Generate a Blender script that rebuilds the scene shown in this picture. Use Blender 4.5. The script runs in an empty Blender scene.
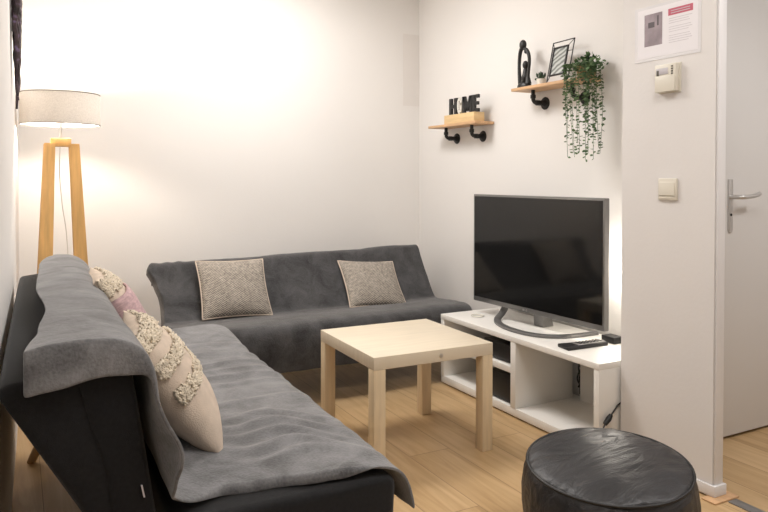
import bpy, bmesh, math, random
from mathutils import Vector, Matrix, noise
random.seed(7)
PI = math.pi
C = bpy.context.scene.collection
V = Vector

# ------------------------------------------------------------------ materials
def new_mat(name):
    m = bpy.data.materials.new(name); m.use_nodes = True
    nt = m.node_tree; nt.nodes.clear()
    out = nt.nodes.new('ShaderNodeOutputMaterial')
    b = nt.nodes.new('ShaderNodeBsdfPrincipled')
    nt.links.new(b.outputs[0], out.inputs[0])
    return m, nt, b
def N(nt, kind, **kw):
    n = nt.nodes.new(kind)
    for k, v in kw.items():
        if k in n.inputs.keys(): n.inputs[k].default_value = v
        else: setattr(n, k, v)
    return n
def ramp(nt, fac, stops):
    r = nt.nodes.new('ShaderNodeValToRGB')
    els = r.color_ramp.elements
    while len(els) < len(stops): els.new(0.5)
    for e, (p, c) in zip(els, stops): e.position = p; e.color = (*c, 1)
    nt.links.new(fac, r.inputs[0]); return r
def srgb(r, g, b):
    f = lambda c: (c/255/12.92) if c/255 <= .04045 else ((c/255+.055)/1.055)**2.4
    return (f(r), f(g), f(b))
def mat(name, col, rough=.5, metal=0, noise_amt=.12, noise_scale=6, bump=0, bump_scale=60, spec=.5, sheen=0, stretch=(1,1,1)):
    """noise-modulated principled material"""
    m, nt, b = new_mat(name)
    tc = N(nt, 'ShaderNodeTexCoord'); mp = N(nt, 'ShaderNodeMapping'); mp.inputs['Scale'].default_value = stretch
    nt.links.new(tc.outputs['Object'], mp.inputs[0])
    nz = N(nt, 'ShaderNodeTexNoise', Scale=noise_scale, Detail=5.0); nt.links.new(mp.outputs[0], nz.inputs['Vector'])
    lo = tuple(c*(1-noise_amt) for c in col); hi = tuple(min(1, c*(1+noise_amt)) for c in col)
    r = ramp(nt, nz.outputs['Fac'], [(.3, lo), (.7, hi)])
    nt.links.new(r.outputs[0], b.inputs['Base Color'])
    b.inputs['Roughness'].default_value = rough; b.inputs['Metallic'].default_value = metal
    b.inputs['Specular IOR Level'].default_value = spec
    if sheen:
        b.inputs['Sheen Weight'].default_value = sheen; b.inputs['Sheen Roughness'].default_value = .45
    if bump:
        n2 = N(nt, 'ShaderNodeTexNoise', Scale=bump_scale, Detail=4.0); nt.links.new(mp.outputs[0], n2.inputs['Vector'])
        bp = N(nt, 'ShaderNodeBump', Strength=bump, Distance=.01); nt.links.new(n2.outputs['Fac'], bp.inputs['Height'])
        nt.links.new(bp.outputs[0], b.inputs['Normal'])
    return m

M = {}
M['wall'] = mat('wall_paint', (.80,.775,.75), .75, noise_amt=.012, noise_scale=1.3, bump=.04, bump_scale=90, spec=.2)
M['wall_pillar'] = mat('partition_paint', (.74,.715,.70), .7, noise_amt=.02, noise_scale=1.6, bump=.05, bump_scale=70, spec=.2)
M['ceiling'] = mat('ceiling_paint', (.82,.80,.77), .8, noise_amt=.01, spec=.2)
M['trim'] = mat('gloss_white_trim', (.78,.765,.77), .4, noise_amt=.015)
M['door'] = mat('door_paint', (.70,.685,.675), .45, noise_amt=.012, noise_scale=2)
M['shade_patch'] = mat('painted_wall_shade', (.75,.715,.685), .75, noise_amt=.01, spec=.2)  # wall colour darkened to stand for a faint shadow
M['white'] = mat('white_laminate', (.84,.82,.78), .35, noise_amt=.01)
M['white_plastic'] = mat('white_plastic', (.76,.73,.66), .4, noise_amt=.02)
M['ivory'] = mat('ivory_plastic', (.70,.66,.57), .4, noise_amt=.02)
M['black'] = mat('black_plastic', (.012,.012,.013), .45, noise_amt=.15)
M['black_metal'] = mat('black_iron', (.013,.012,.012), .5, metal=.3, noise_amt=.3, noise_scale=40, bump=.1)
M['ebony'] = mat('ebony_carving', (.010,.009,.009), .42, noise_amt=.3, noise_scale=30, bump=.1)
M['grey_metal'] = mat('brushed_grey_metal', (.20,.195,.19), .38, metal=.7, noise_amt=.05)
M['steel'] = mat('satin_steel', (.62,.61,.60), .28, metal=.85, noise_amt=.05, noise_scale=20)
M['threshold'] = mat('threshold_metal', (.25,.25,.25), .4, metal=.6, noise_amt=.1)
M['screen'] = mat('tv_glass', (.006,.006,.006), .09, noise_amt=.02, spec=.5)
M['birch'] = mat('birch_veneer', (.70,.61,.475), .45, noise_amt=.05, noise_scale=5, stretch=(1,9,1))
M['birch_leg'] = mat('birch_edge_veneer', (.72,.58,.39), .45, noise_amt=.10, noise_scale=6, stretch=(9,9,.8))
M['oak'] = mat('lamp_wood', (.72,.43,.16), .45, noise_amt=.14, noise_scale=7, stretch=(8,8,.7))
M['shelf_wood'] = mat('shelf_pine', (.60,.37,.20), .5, noise_amt=.14, noise_scale=9, stretch=(5,1,5))
M['block_wood'] = mat('block_pine', (.70,.50,.26), .5, noise_amt=.10, noise_scale=9, stretch=(1,1,6))
M['leg_wood'] = mat('sofa_leg_wood', (.46,.30,.15), .5, noise_amt=.15, noise_scale=8)
M['sofa'] = mat('charcoal_upholstery', (.012,.012,.013), .85, noise_amt=.2, noise_scale=120, bump=.25, bump_scale=500, spec=.2, sheen=.12)
M['sofa_pad'] = mat('charcoal_upholstery_pad', (.011,.011,.012), .85, noise_amt=.2, noise_scale=120, bump=.25, bump_scale=500, spec=.2, sheen=.10)
M['shade_trim'] = mat('shade_trim', (.16,.14,.12), .7)
M['cord_white'] = mat('white_cord', (.6,.57,.52), .5)
M['cable'] = mat('black_cable', (.010,.010,.010), .45)
M['paper'] = mat('paper_white', (.80,.775,.80), .55, noise_amt=.01)
M['sleeve'] = mat('plastic_sleeve', (.74,.725,.74), .25, noise_amt=.02)
M['photo'] = mat('printed_photo', (.30,.245,.27), .6, noise_amt=.25, noise_scale=18)
M['photo_dark'] = mat('printed_photo_dark', (.10,.08,.09), .6)
M['red'] = mat('printed_red', (.52,.11,.16), .6, noise_amt=.05)
M['grey_print'] = mat('printed_grey', (.56,.53,.56), .6)
M['lcd'] = mat('lcd_dark', (.10,.09,.07), .3)
M['pouf'] = mat('black_leather', (.017,.017,.019), .36, noise_amt=.3, noise_scale=6, bump=.0, spec=.55)
M['vase'] = mat('white_ceramic', (.72,.69,.63), .3)
M['basket'] = mat('tan_planter', (.42,.27,.13), .7, noise_amt=.2, noise_scale=30)
M['pinkknit'] = mat('mauve_knit', (.56,.39,.40), .9, noise_amt=.22, noise_scale=40, bump=.6, bump_scale=140, spec=.1, stretch=(1,4,1))
M['linen'] = mat('cream_linen', (.60,.50,.41), .9, noise_amt=.10, noise_scale=25, bump=.3, bump_scale=300, spec=.1)
M['tuft'] = mat('cream_tufting', (.76,.67,.54), .95, noise_amt=.16, noise_scale=50, bump=.5, bump_scale=220, spec=.1)
M['stem'] = mat('plant_stem', (.07,.10,.03), .6)

def pouf_leather():
    m, nt, b = new_mat('wrinkled_black_leather')
    tc = N(nt, 'ShaderNodeTexCoord')
    mp = N(nt, 'ShaderNodeMapping'); mp.inputs['Scale'].default_value = (2.2, 7, 5); mp.inputs['Rotation'].default_value = (0,0,.9)
    nt.links.new(tc.outputs['Object'], mp.inputs[0])
    a = N(nt, 'ShaderNodeTexNoise', Scale=2.2, Detail=6.0, Distortion=.8); nt.links.new(mp.outputs[0], a.inputs['Vector'])
    r = ramp(nt, a.outputs['Fac'], [(.3, (.012,.012,.014)), (.75, (.030,.030,.033))]); nt.links.new(r.outputs[0], b.inputs['Base Color'])
    bp = N(nt, 'ShaderNodeBump', Strength=.5, Distance=.03); nt.links.new(a.outputs['Fac'], bp.inputs['Height'])
    g = N(nt, 'ShaderNodeTexNoise', Scale=260.0, Detail=2.0); nt.links.new(tc.outputs['Object'], g.inputs['Vector'])
    bp2 = N(nt, 'ShaderNodeBump', Strength=.12, Distance=.004); nt.links.new(g.outputs['Fac'], bp2.inputs['Height']); nt.links.new(bp.outputs[0], bp2.inputs['Normal'])
    nt.links.new(bp2.outputs[0], b.inputs['Normal'])
    b.inputs['Roughness'].default_value = .40
    return m
M['pouf'] = pouf_leather()

def plush(name, col, dark=.62):
    m, nt, b = new_mat(name)
    tc = N(nt, 'ShaderNodeTexCoord')
    a = N(nt, 'ShaderNodeTexNoise', Scale=9.0, Detail=6.0, Roughness=.6, Distortion=.6); nt.links.new(tc.outputs['Object'], a.inputs['Vector'])
    f = N(nt, 'ShaderNodeTexNoise', Scale=160.0, Detail=3.0); nt.links.new(tc.outputs['Object'], f.inputs['Vector'])
    mx = N(nt, 'ShaderNodeMath', operation='MULTIPLY_ADD'); mx.inputs[1].default_value = .35; nt.links.new(f.outputs['Fac'], mx.inputs[0])
    nt.links.new(a.outputs['Fac'], mx.inputs[2])
    r = ramp(nt, mx.outputs[0], [(.42, tuple(c*dark for c in col)), (.86, tuple(c*1.3 for c in col))])
    nt.links.new(r.outputs[0], b.inputs['Base Color'])
    bp = N(nt, 'ShaderNodeBump', Strength=.45, Distance=.012); nt.links.new(mx.outputs[0], bp.inputs['Height']); nt.links.new(bp.outputs[0], b.inputs['Normal'])
    b.inputs['Roughness'].default_value = .95; b.inputs['Specular IOR Level'].default_value = .1
    b.inputs['Sheen Weight'].default_value = .35; b.inputs['Sheen Roughness'].default_value = .5
    return m
M['throw'] = plush('grey_plush', (.172,.171,.176), .38)
M['throw_back'] = plush('dark_grey_plush', (.062,.061,.063), .40)

def floor_mat():
    m, nt, b = new_mat('oak_laminate_planks')
    tc = N(nt, 'ShaderNodeTexCoord')
    mp = N(nt, 'ShaderNodeMapping'); mp.inputs['Rotation'].default_value = (0,0,PI/2); mp.inputs['Location'].default_value = (.655, .115, 0)
    nt.links.new(tc.outputs['Object'], mp.inputs[0])
    br = N(nt, 'ShaderNodeTexBrick', Scale=1.0); br.inputs['Mortar Size'].default_value = .0016; br.inputs['Brick Width'].default_value = 1.29; br.inputs['Row Height'].default_value = .19
    br.inputs['Color1'].default_value = (0,0,0,1); br.inputs['Color2'].default_value = (1,1,1,1); br.inputs['Mortar'].default_value = (0,0,0,1)
    br.inputs['Mortar Smooth'].default_value = .3; br.inputs['Bias'].default_value = 0; br.offset = .37
    nt.links.new(mp.outputs[0], br.inputs['Vector'])
    m2 = N(nt, 'ShaderNodeMapping'); m2.inputs['Scale'].default_value = (1.2, 14, 1); nt.links.new(mp.outputs[0], m2.inputs[0])
    off = N(nt, 'ShaderNodeVectorMath', operation='MULTIPLY_ADD'); off.inputs[1].default_value = (7,3,0)
    nt.links.new(br.outputs['Color'], off.inputs[0]); nt.links.new(m2.outputs[0], off.inputs[2])
    g = N(nt, 'ShaderNodeTexNoise', Scale=1.6, Detail=7.0, Roughness=.6, Distortion=.9); nt.links.new(off.outputs[0], g.inputs['Vector'])
    k = N(nt, 'ShaderNodeMath', operation='MULTIPLY_ADD'); k.inputs[1].default_value = .16
    bw = N(nt, 'ShaderNodeRGBToBW'); nt.links.new(br.outputs['Color'], bw.inputs[0]); nt.links.new(bw.outputs[0], k.inputs[0]); nt.links.new(g.outputs['Fac'], k.inputs[2])
    r = ramp(nt, k.outputs[0], [(.30, (.36,.225,.105)), (.52, (.47,.31,.155)), (.78, (.57,.395,.215))])
    mixc = N(nt, 'ShaderNodeMix', data_type='RGBA'); mixc.inputs['B'].default_value = (.17,.10,.045,1)
    nt.links.new(r.outputs[0], mixc.inputs['A'])
    fm = N(nt, 'ShaderNodeMath', operation='MULTIPLY'); fm.inputs[1].default_value = .75; nt.links.new(br.outputs['Fac'], fm.inputs[0]); nt.links.new(fm.outputs[0], mixc.inputs['Factor'])
    nt.links.new(mixc.outputs['Result'], b.inputs['Base Color'])
    bp = N(nt, 'ShaderNodeBump', Strength=.06, Distance=.01); nt.links.new(g.outputs['Fac'], bp.inputs['Height']); nt.links.new(bp.outputs[0], b.inputs['Normal'])
    b.inputs['Roughness'].default_value = .38; b.inputs['Specular IOR Level'].default_value = .4
    return m
M['floor'] = floor_mat()

def zigzag_mat():
    m, nt, b = new_mat('woven_zigzag_fabric')
    tc = N(nt, 'ShaderNodeTexCoord'); sx = N(nt, 'ShaderNodeSeparateXYZ'); nt.links.new(tc.outputs['Object'], sx.inputs[0])
    pp = N(nt, 'ShaderNodeMath', operation='PINGPONG'); pp.inputs[1].default_value = .009; nt.links.new(sx.outputs['X'], pp.inputs[0])
    ad = N(nt, 'ShaderNodeMath', operation='ADD'); nt.links.new(pp.outputs[0], ad.inputs[0]); nt.links.new(sx.outputs['Y'], ad.inputs[1])
    ml = N(nt, 'ShaderNodeMath', operation='MULTIPLY'); ml.inputs[1].default_value = 2*PI/.0098; nt.links.new(ad.outputs[0], ml.inputs[0])
    sn = N(nt, 'ShaderNodeMath', operation='SINE'); nt.links.new(ml.outputs[0], sn.inputs[0])
    nz = N(nt, 'ShaderNodeTexNoise', Scale=70.0, Detail=3.0); nt.links.new(tc.outputs['Object'], nz.inputs['Vector'])
    s2 = N(nt, 'ShaderNodeMath', operation='MULTIPLY_ADD'); s2.inputs[1].default_value = .35; nt.links.new(sn.outputs[0], s2.inputs[0]); nt.links.new(nz.outputs['Fac'], s2.inputs[2])
    r = ramp(nt, s2.outputs[0], [(.28, (.10,.089,.08)), (.74, (.50,.445,.38))])
    nt.links.new(r.outputs[0], b.inputs['Base Color']); b.inputs['Roughness'].default_value = .95; b.inputs['Specular IOR Level'].default_value = .1
    bp = N(nt, 'ShaderNodeBump', Strength=.25, Distance=.003); nt.links.new(s2.outputs[0], bp.inputs['Height']); nt.links.new(bp.outputs[0], b.inputs['Normal'])
    return m
M['zigzag'] = zigzag_mat()

def shade_mat():
    m, nt, b = new_mat('lamp_shade_fabric')
    out = [n for n in nt.nodes if n.type == 'OUTPUT_MATERIAL'][0]
    tc = N(nt, 'ShaderNodeTexCoord'); w = N(nt, 'ShaderNodeTexNoise', Scale=180.0, Detail=2.0); nt.links.new(tc.outputs['Object'], w.inputs['Vector'])
    r = ramp(nt, w.outputs['Fac'], [(.3, (.40,.385,.37)), (.7, (.48,.46,.44))])
    nt.links.new(r.outputs[0], b.inputs['Base Color']); b.inputs['Roughness'].default_value = .9; b.inputs['Specular IOR Level'].default_value = .1
    t = N(nt, 'ShaderNodeBsdfTranslucent'); t.inputs[0].default_value = (.80,.70,.60,1)
    mx = N(nt, 'ShaderNodeMixShader'); mx.inputs[0].default_value = .035
    nt.links.new(b.outputs[0], mx.inputs[1]); nt.links.new(t.outputs[0], mx.inputs[2]); nt.links.new(mx.outputs[0], out.inputs[0])
    return m
M['shade'] = shade_mat()
def emis(name, col, s):
    m, nt, b = new_mat(name); b.inputs['Base Color'].default_value = (*col,1); b.inputs['Emission Color'].default_value = (*col,1); b.inputs['Emission Strength'].default_value = s
    return m
M['bulb'] = emis('bulb_glow', (1,.90,.78), 430)

def leaf_mat(name, c1, c2):
    m, nt, b = new_mat(name)
    tc = N(nt, 'ShaderNodeTexCoord'); nz = N(nt, 'ShaderNodeTexNoise', Scale=45.0, Detail=2.0); nt.links.new(tc.outputs['Object'], nz.inputs['Vector'])
    r = ramp(nt, nz.outputs['Fac'], [(.35, c1), (.65, c2)]); nt.links.new(r.outputs[0], b.inputs['Base Color']); b.inputs['Roughness'].default_value = .5
    return m
M['leaf'] = leaf_mat('vine_leaf', (.035,.085,.03), (.13,.21,.085))
M['leaf_dark'] = leaf_mat('dark_leaf', (.012,.028,.014), (.04,.08,.035))
def print_mat():
    m, nt, b = new_mat('leaf_print')
    tc = N(nt, 'ShaderNodeTexCoord')
    mp = N(nt, 'ShaderNodeMapping'); mp.inputs['Rotation'].default_value = (.5,0,0); nt.links.new(tc.outputs['Object'], mp.inputs[0])
    w = N(nt, 'ShaderNodeTexWave', Scale=13.0, Distortion=4.0, Detail=2.0); w.bands_direction = 'Z'; nt.links.new(mp.outputs[0], w.inputs['Vector'])
    r = ramp(nt, w.outputs['Fac'], [(.2, (.20,.21,.20)), (.8, (.50,.52,.50))]); nt.links.new(r.outputs[0], b.inputs['Base Color']); b.inputs['Roughness'].default_value = .25
    return m
M['print'] = print_mat()
def cord_mat():
    m, nt, b = new_mat('braided_cord')
    tc = N(nt, 'ShaderNodeTexCoord'); nz = N(nt, 'ShaderNodeTexNoise', Scale=30.0, Detail=2.0); nt.links.new(tc.outputs['Object'], nz.inputs['Vector'])
    r = ramp(nt, nz.outputs['Fac'], [(.4, (.018,.012,.015)), (.6, (.08,.05,.06)), (.72, (.22,.16,.30))]); nt.links.new(r.outputs[0], b.inputs['Base Color']); b.inputs['Roughness'].default_value = .35
    return m
M['cords'] = cord_mat()

# ------------------------------------------------------------------ mesh helpers
class MB:
    def __init__(s): s.bm = bmesh.new()
    def merge(s, b2):
        me = bpy.data.meshes.new('t'); b2.to_mesh(me); b2.free(); s.bm.from_mesh(me); bpy.data.meshes.remove(me); return s
    def box(s, lo, hi, bevel=0, seg=2):
        b = bmesh.new(); bmesh.ops.create_cube(b, size=1)
        lo, hi = V(lo), V(hi)
        for v in b.verts: v.co = V([(lo[i]+hi[i])/2 + v.co[i]*(hi[i]-lo[i]) for i in range(3)])
        if bevel: bmesh.ops.bevel(b, geom=b.edges[:], offset=bevel, segments=seg, profile=.5, affect='EDGES')
        return s.merge(b)
    def prism(s, poly, axis, a, c, bevel=0, seg=2):
        """poly: 2-D points; axis 'x','y','z' is the extrusion axis from a to c"""
        def P(p, t): return {'x': V((t,p[0],p[1])), 'y': V((p[0],t,p[1])), 'z': V((p[0],p[1],t))}[axis]
        b = bmesh.new()
        A = [b.verts.new(P(p,a)) for p in poly]; B = [b.verts.new(P(p,c)) for p in poly]
        b.faces.new(A); b.faces.new(B[::-1]); n = len(poly)
        for i in range(n): b.faces.new([A[i],B[i],B[(i+1)%n],A[(i+1)%n]])
        bmesh.ops.recalc_face_normals(b, faces=b.faces)
        if bevel: bmesh.ops.bevel(b, geom=b.edges[:], offset=bevel, segments=seg, profile=.5, affect='EDGES')
        return s.merge(b)
    def tube(s, pts, r, n=10, cap=True, flat=None, closed=False):
        """sweep; r number or list; flat=(w,h) gives an elliptical/flat section"""
        pts = [V(p) for p in pts]; m = len(pts); b = bmesh.new(); rings = []
        rr = r if isinstance(r, (list,tuple)) else [r]*m
        up = V((0,0,1)); prev = None
        for i, p in enumerate(pts):
            if closed: t = pts[(i+1)%m]-pts[i-1]
            else: t = pts[min(i+1,m-1)]-pts[max(i-1,0)]
            t.normalize()
            if prev is None:
                a = up if abs(t.z) < .9 else V((1,0,0))
                x = t.cross(a).normalized()
            else:
                x = (prev - t*prev.dot(t)).normalized()
            prev = x; y = t.cross(x)
            ring = []
            for k in range(n):
                an = 2*PI*k/n
                fx, fy = (flat if flat else (1,1))
                ring.append(b.verts.new(p + (x*math.cos(an)*fx + y*math.sin(an)*fy)*rr[i]))
            rings.append(ring)
        for i in range(m if closed else m-1):
            A, B = rings[i], rings[(i+1)%m]
            for k in range(n): b.faces.new([A[k],A[(k+1)%n],B[(k+1)%n],B[k]])
        if cap and not closed: b.faces.new(rings[0][::-1]); b.faces.new(rings[-1])
        bmesh.ops.recalc_face_normals(b, faces=b.faces)
        return s.merge(b)
    def lathe(s, prof, c=(0,0,0), n=32, M4=None, cap=True):
        b = bmesh.new(); rings = []
        for r, z in prof:
            rings.append([b.verts.new((r*math.cos(2*PI*k/n), r*math.sin(2*PI*k/n), z)) for k in range(n)])
        for A, B in zip(rings, rings[1:]):
            for k in range(n): b.faces.new([A[k],A[(k+1)%n],B[(k+1)%n],B[k]])
        if cap:
            b.faces.new(rings[0][::-1]); b.faces.new(rings[-1])
        bmesh.ops.remove_doubles(b, verts=b.verts[:], dist=1e-6)
        if cap: bmesh.ops.recalc_face_normals(b, faces=b.faces)
        if M4: bmesh.ops.transform(b, matrix=M4, verts=b.verts)
        bmesh.ops.translate(b, vec=V(c), verts=b.verts)
        return s.merge(b)
    def blob(s, c, r, sc=(1,1,1), sub=2, M4=None):
        b = bmesh.new(); bmesh.ops.create_icosphere(b, subdivisions=sub, radius=r)
        for v in b.verts: v.co = V((v.co.x*sc[0], v.co.y*sc[1], v.co.z*sc[2]))
        if M4: bmesh.ops.transform(b, matrix=M4, verts=b.verts)
        bmesh.ops.translate(b, vec=V(c), verts=b.verts)
        return s.merge(b)
    def grid(s, rows, closed_u=False):
        b = bmesh.new(); vs = [[b.verts.new(p) for p in r] for r in rows]
        for A, B in zip(vs, vs[1:]):
            for k in range(len(A)-1): b.faces.new([A[k],A[k+1],B[k+1],B[k]])
        return s.merge(b)
    def build(s, name, m, parent=None, smooth=35, world=True):
        me = bpy.data.meshes.new(name)
        bm = s.bm
        if parent is not None and world:
            p = parent; off = V((0,0,0))
            while p is not None: off += p.location; p = p.parent
            bmesh.ops.translate(bm, vec=-off, verts=bm.verts)
        bm.to_mesh(me); bm.free()
        if smooth:
            for f in me.polygons: f.use_smooth = True
            me.set_sharp_from_angle(angle=math.radians(smooth))
        me.materials.append(m)
        o = bpy.data.objects.new(name, me); C.objects.link(o)
        if parent is not None: o.parent = parent
        return o

def tag(o, label, cat, group=None):
    o['label'] = label; o['category'] = cat
    if group: o['group'] = group
    return o
def thing(name, label, cat, loc=(0,0,0), rot=(0,0,0), group=None):
    o = bpy.data.objects.new(name, None); o.empty_display_size = .05; C.objects.link(o)
    o.location = loc; o.rotation_euler = rot
    return tag(o, label, cat, group)
def struct(name, mb, m, parent=None, smooth=35):
    o = mb.build(name, m, parent, smooth)
    if parent is None: o['kind'] = 'structure'
    return o
def smooth_path(pts, n):
    """Catmull-Rom resample, roughly uniform in arc length"""
    P = [V(p) for p in pts]; P = [P[0]*2-P[1]] + P + [P[-1]*2-P[-2]]
    dense = []
    for i in range(1, len(P)-2):
        for k in range(16):
            t = k/16; a,b,c,d = P[i-1],P[i],P[i+1],P[i+2]
            dense.append(.5*((2*b)+(c-a)*t+(2*a-5*b+4*c-d)*t*t+(3*b-a-3*c+d)*t**3))
    dense.append(P[-2])
    L = [0]
    for a, b in zip(dense, dense[1:]): L.append(L[-1]+(b-a).length)
    out = []; j = 0
    for k in range(n+1):
        s = L[-1]*k/n
        while j < len(L)-2 and L[j+1] < s: j += 1
        f = (s-L[j])/max(1e-9, L[j+1]-L[j]); out.append(dense[j].lerp(dense[j+1], min(1,max(0,f))))
    return out
def lerp_tab(tab, x):
    if x <= tab[0][0]: return tab[0][1]
    for (a, b), (c, d) in zip(tab, tab[1:]):
        if x <= c:
            t = (x-a)/(c-a); t = t*t*(3-2*t); return b+(d-b)*t
    return tab[-1][1]

# ------------------------------------------------------------------ room shell
WX = 2.50      # alcove wall behind the television
WY = 4.18      # back wall
H = 2.55
def leftx(y): return .012-.024*(4.1-y)
struct('floor', MB().box((-.5,-1.8,-.06), (3.9,4.3,0)), M['floor'])
struct('ceiling', MB().box((-.5,-1.8,H), (3.9,4.3,H+.06)), M['ceiling'])
b = MB(); b.prism([(leftx(-1.8),-1.8),(leftx(4.18),4.18),(leftx(4.18)-.12,4.18),(leftx(-1.8)-.12,-1.8)], 'z', 0, H)
struct('wall_left', b, M['wall'])
struct('wall_back', MB().box((-.3,WY,0),(WX,WY+.1,H)), M['wall'])
struct('wall_right', MB().box((WX,2.031,0),(WX+.1,WY+.1,H)), M['wall'])
# partition with the light switch: thin end panel, then the hall wall behind
PX, PN, PF = 2.172, 1.606, 2.03
b = MB().box((PX,PN,0),(PX+.042,1.98,H))
struct('wall_partition', b, M['wall_pillar'])
struct('wall_hall', MB().box((PX+.0005,1.98,0),(3.62,PF,H)), M['wall_pillar'])
struct('wall_hall_side', MB().box((3.62,-1.8,0),(3.72,2.03,H)), M['wall_pillar'])
struct('wall_rear', MB().box((-.4,-1.9,0),(3.72,-1.8,H)), M['wall'])
struct('wall_front_partition', MB().box((PX,-1.8,0),(PX+.06,.62,H)), M['wall_pillar'])
struct('wall_lintel', MB().box((PX,.62,2.08),(PX+.042,PN,H)), M['wall_pillar'])
# trims, then a shade patch on the back wall
b = MB(); b.box((PX+.004,PN-.008,.04),(PX+.046,PN,2.08),.002); struct('trim_1', b, M['trim'])
b = MB(); b.box((PX-.008,PN-.016,.006),(PX+.056,PN-.002,.045),.003); b.box((PX-.010,PN-.010,.006),(PX,1.98,.045),.003)
struct('baseboard_partition', b, M['trim'])
b = MB(); b.box((PX-.045,PN-.045,0),(PX+.085,PN+.012,.006),.002); struct('trim_2', b, M['shelf_wood'])
b = MB(); b.box((PX+.015,.64,0),(PX+.06,PN-.05,.005),.002); struct('trim_3', b, M['threshold'])
b = MB(); b.box((2.37,4.1785,1.635),(WX-.001,4.18,2.13)); struct('wall_shade_patch', b, M['shade_patch'])  # thin panel with a faint corner shadow painted into its colour
# door in the hall
door = bpy.data.objects.new('door_1', None); C.objects.link(door); door.location = (2.665,1.94,0); door['kind'] = 'structure'
MB().box((2.665,1.94,.012),(3.50,1.976,2.05),.003).build('door_leaf', M['door'], door)
hp = MB().prism([(2.706,.91),(2.712,.898),(2.727,.898),(2.733,.91),(2.733,1.128),(2.706,1.128)],'y',1.933,1.94,.0015).build('handle_plate', M['steel'], door)
b = MB().tube(smooth_path([(2.7195,1.934,1.052),(2.7195,1.900,1.052),(2.735,1.884,1.052),(2.78,1.880,1.055),(2.815,1.880,1.060),(2.838,1.882,1.066)],24), .0095, 12)
b.build('door_lever', M['steel'], hp)
b = MB().lathe([(.004,0),(.006,.002),(.006,.003)], (0,0,0), 12, Matrix.Rotation(PI/2,4,'X'))
bmesh.ops.translate(b.bm, vec=(2.7195,1.9335,.975), verts=b.bm.verts); b.build('keyhole', M['black'], hp)

# ------------------------------------------------------------------ sofa beds
def sofa_bed(name, label, F, back_pad, back_shell, seat, frame, v0, v1, legs, base):
    """F maps (u across, v along, w up) to the room"""
    root = thing(name, label, 'sofa', base)
    def sweep(poly, va, vc, puff, nv=26, round_r=.03):
        # closed rounded section swept along v with slightly pillowy, rounded ends
        n = len(poly); sec = []
        for i in range(n):
            a, p, c = V(poly[i-1]), V(poly[i]), V(poly[(i+1)%n])
            d1 = (a-p); d2 = (c-p); r = min(round_r, d1.length*.45, d2.length*.45)
            p1 = p+d1.normalized()*r; p2 = p+d2.normalized()*r
            for k in range(6):
                t = k/5; sec.append(p1*(1-t)**2+p*2*t*(1-t)+p2*t*t)
        dense = []
        for i in range(len(sec)):
            a, c = sec[i], sec[(i+1)%len(sec)]
            m = max(1, int((c-a).length/.05))
            for k in range(m): dense.append(a.lerp(c, k/m))
        cen = sum(dense, V((0,0)))/len(dense)
        rings = []
        vs = []
        for k in range(5): vs.append((va + .022*(1-math.cos(k/4*PI/2)), .022*(1-math.sin(k/4*PI/2))))
        for k in range(1, nv): vs.append((va+.022+(vc-va-.044)*k/nv, 0))
        for k in range(5): vs.append((vc-.022*(1-math.cos((4-k)/4*PI/2)), .022*(1-math.sin((4-k)/4*PI/2))))
        bm = bmesh.new()
        for v, ins in vs:
            ring = []
            for p in dense:
                d = p-cen; q = p - d.normalized()*ins
                t = (v-va)/(vc-va); q = q + d.normalized()*puff*math.sin(PI*min(1,max(0,t)))**.5*(.6+.4*noise.noise(V((v*5,p.x*4,p.y*4))))
                ring.append(bm.verts.new(F(q.x, v, q.y)))
            rings.append(ring)
        for A, B in zip(rings, rings[1:]):
            for k in range(len(A)): bm.faces.new([A[k],A[(k+1)%len(A)],B[(k+1)%len(A)],B[k]])
        bm.faces.new(rings[0][::-1]); bm.faces.new(rings[-1]); bmesh.ops.recalc_face_normals(bm, faces=bm.faces)
        mb = MB(); mb.merge(bm); return mb
    pad = sweep(back_pad, v0, v1, .004).build('backrest_pad', M['sofa_pad'], root, 50)
    sweep(back_shell, v0+.004, v1-.004, .004).build('backrest_shell', M['sofa'], root, 50)
    sweep(seat, v0, v1, .005).build('seat', M['sofa'], root, 50)
    b = MB()
    lo = F(frame[0], v0+.08, frame[2]); hi = F(frame[1], v1-.08, frame[3])
    b.box([min(lo[i],hi[i]) for i in range(3)], [max(lo[i],hi[i]) for i in range(3)], .006); b.build('base_frame', M['black'], root)
    for (u0, w0, u1, vt, vb) in legs:
        b = MB(); b.tube([F(u0,vt,w0), F((u0+u1)/2,(vt+vb)/2,w0/2), F(u1,vb,0.0)], [.026,.021,.016], 14); b.build('leg', M['leg_wood'], root)
    return root, pad

FL = lambda u, v, w: V((u + (.012+.014*max(0,1-u/.22))*(v-1.48) - .023*max(0,1-u/.22), v, w))
sofaL, padL = sofa_bed('sofa_bed', 'charcoal sofa bed along the left wall, its dark end facing the viewer', FL,
    [(.262,.375),(.205,.762),(.105,.772),(.190,.35)], [(.235,.335),(.125,.752),(-.020,.735),(.205,.30)],
    [(.285,.20),(.815,.20),(.825,.40),(.290,.405)], (.36,.78,.165,.2), 1.48, 3.17,
    [(.74,.19,.80,1.62,1.57),(.74,.19,.80,3.02,3.06),(.42,.19,.34,1.62,1.57),(.15,.30,.025,2.98,3.08)], (.40,2.33,0))
# the rear leg needs the bracket it stands under
MB().box(FL(.09,2.93,.275), FL(.40,3.03,.305),.004).build('leg_bracket', M['black'], sofaL)
b = MB().prism([(.226,.478),(.229,.478),(.224,.503),(.221,.503)],'y',1.475,1.481); b.build('care_tag', M['grey_print'], padL)

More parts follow.
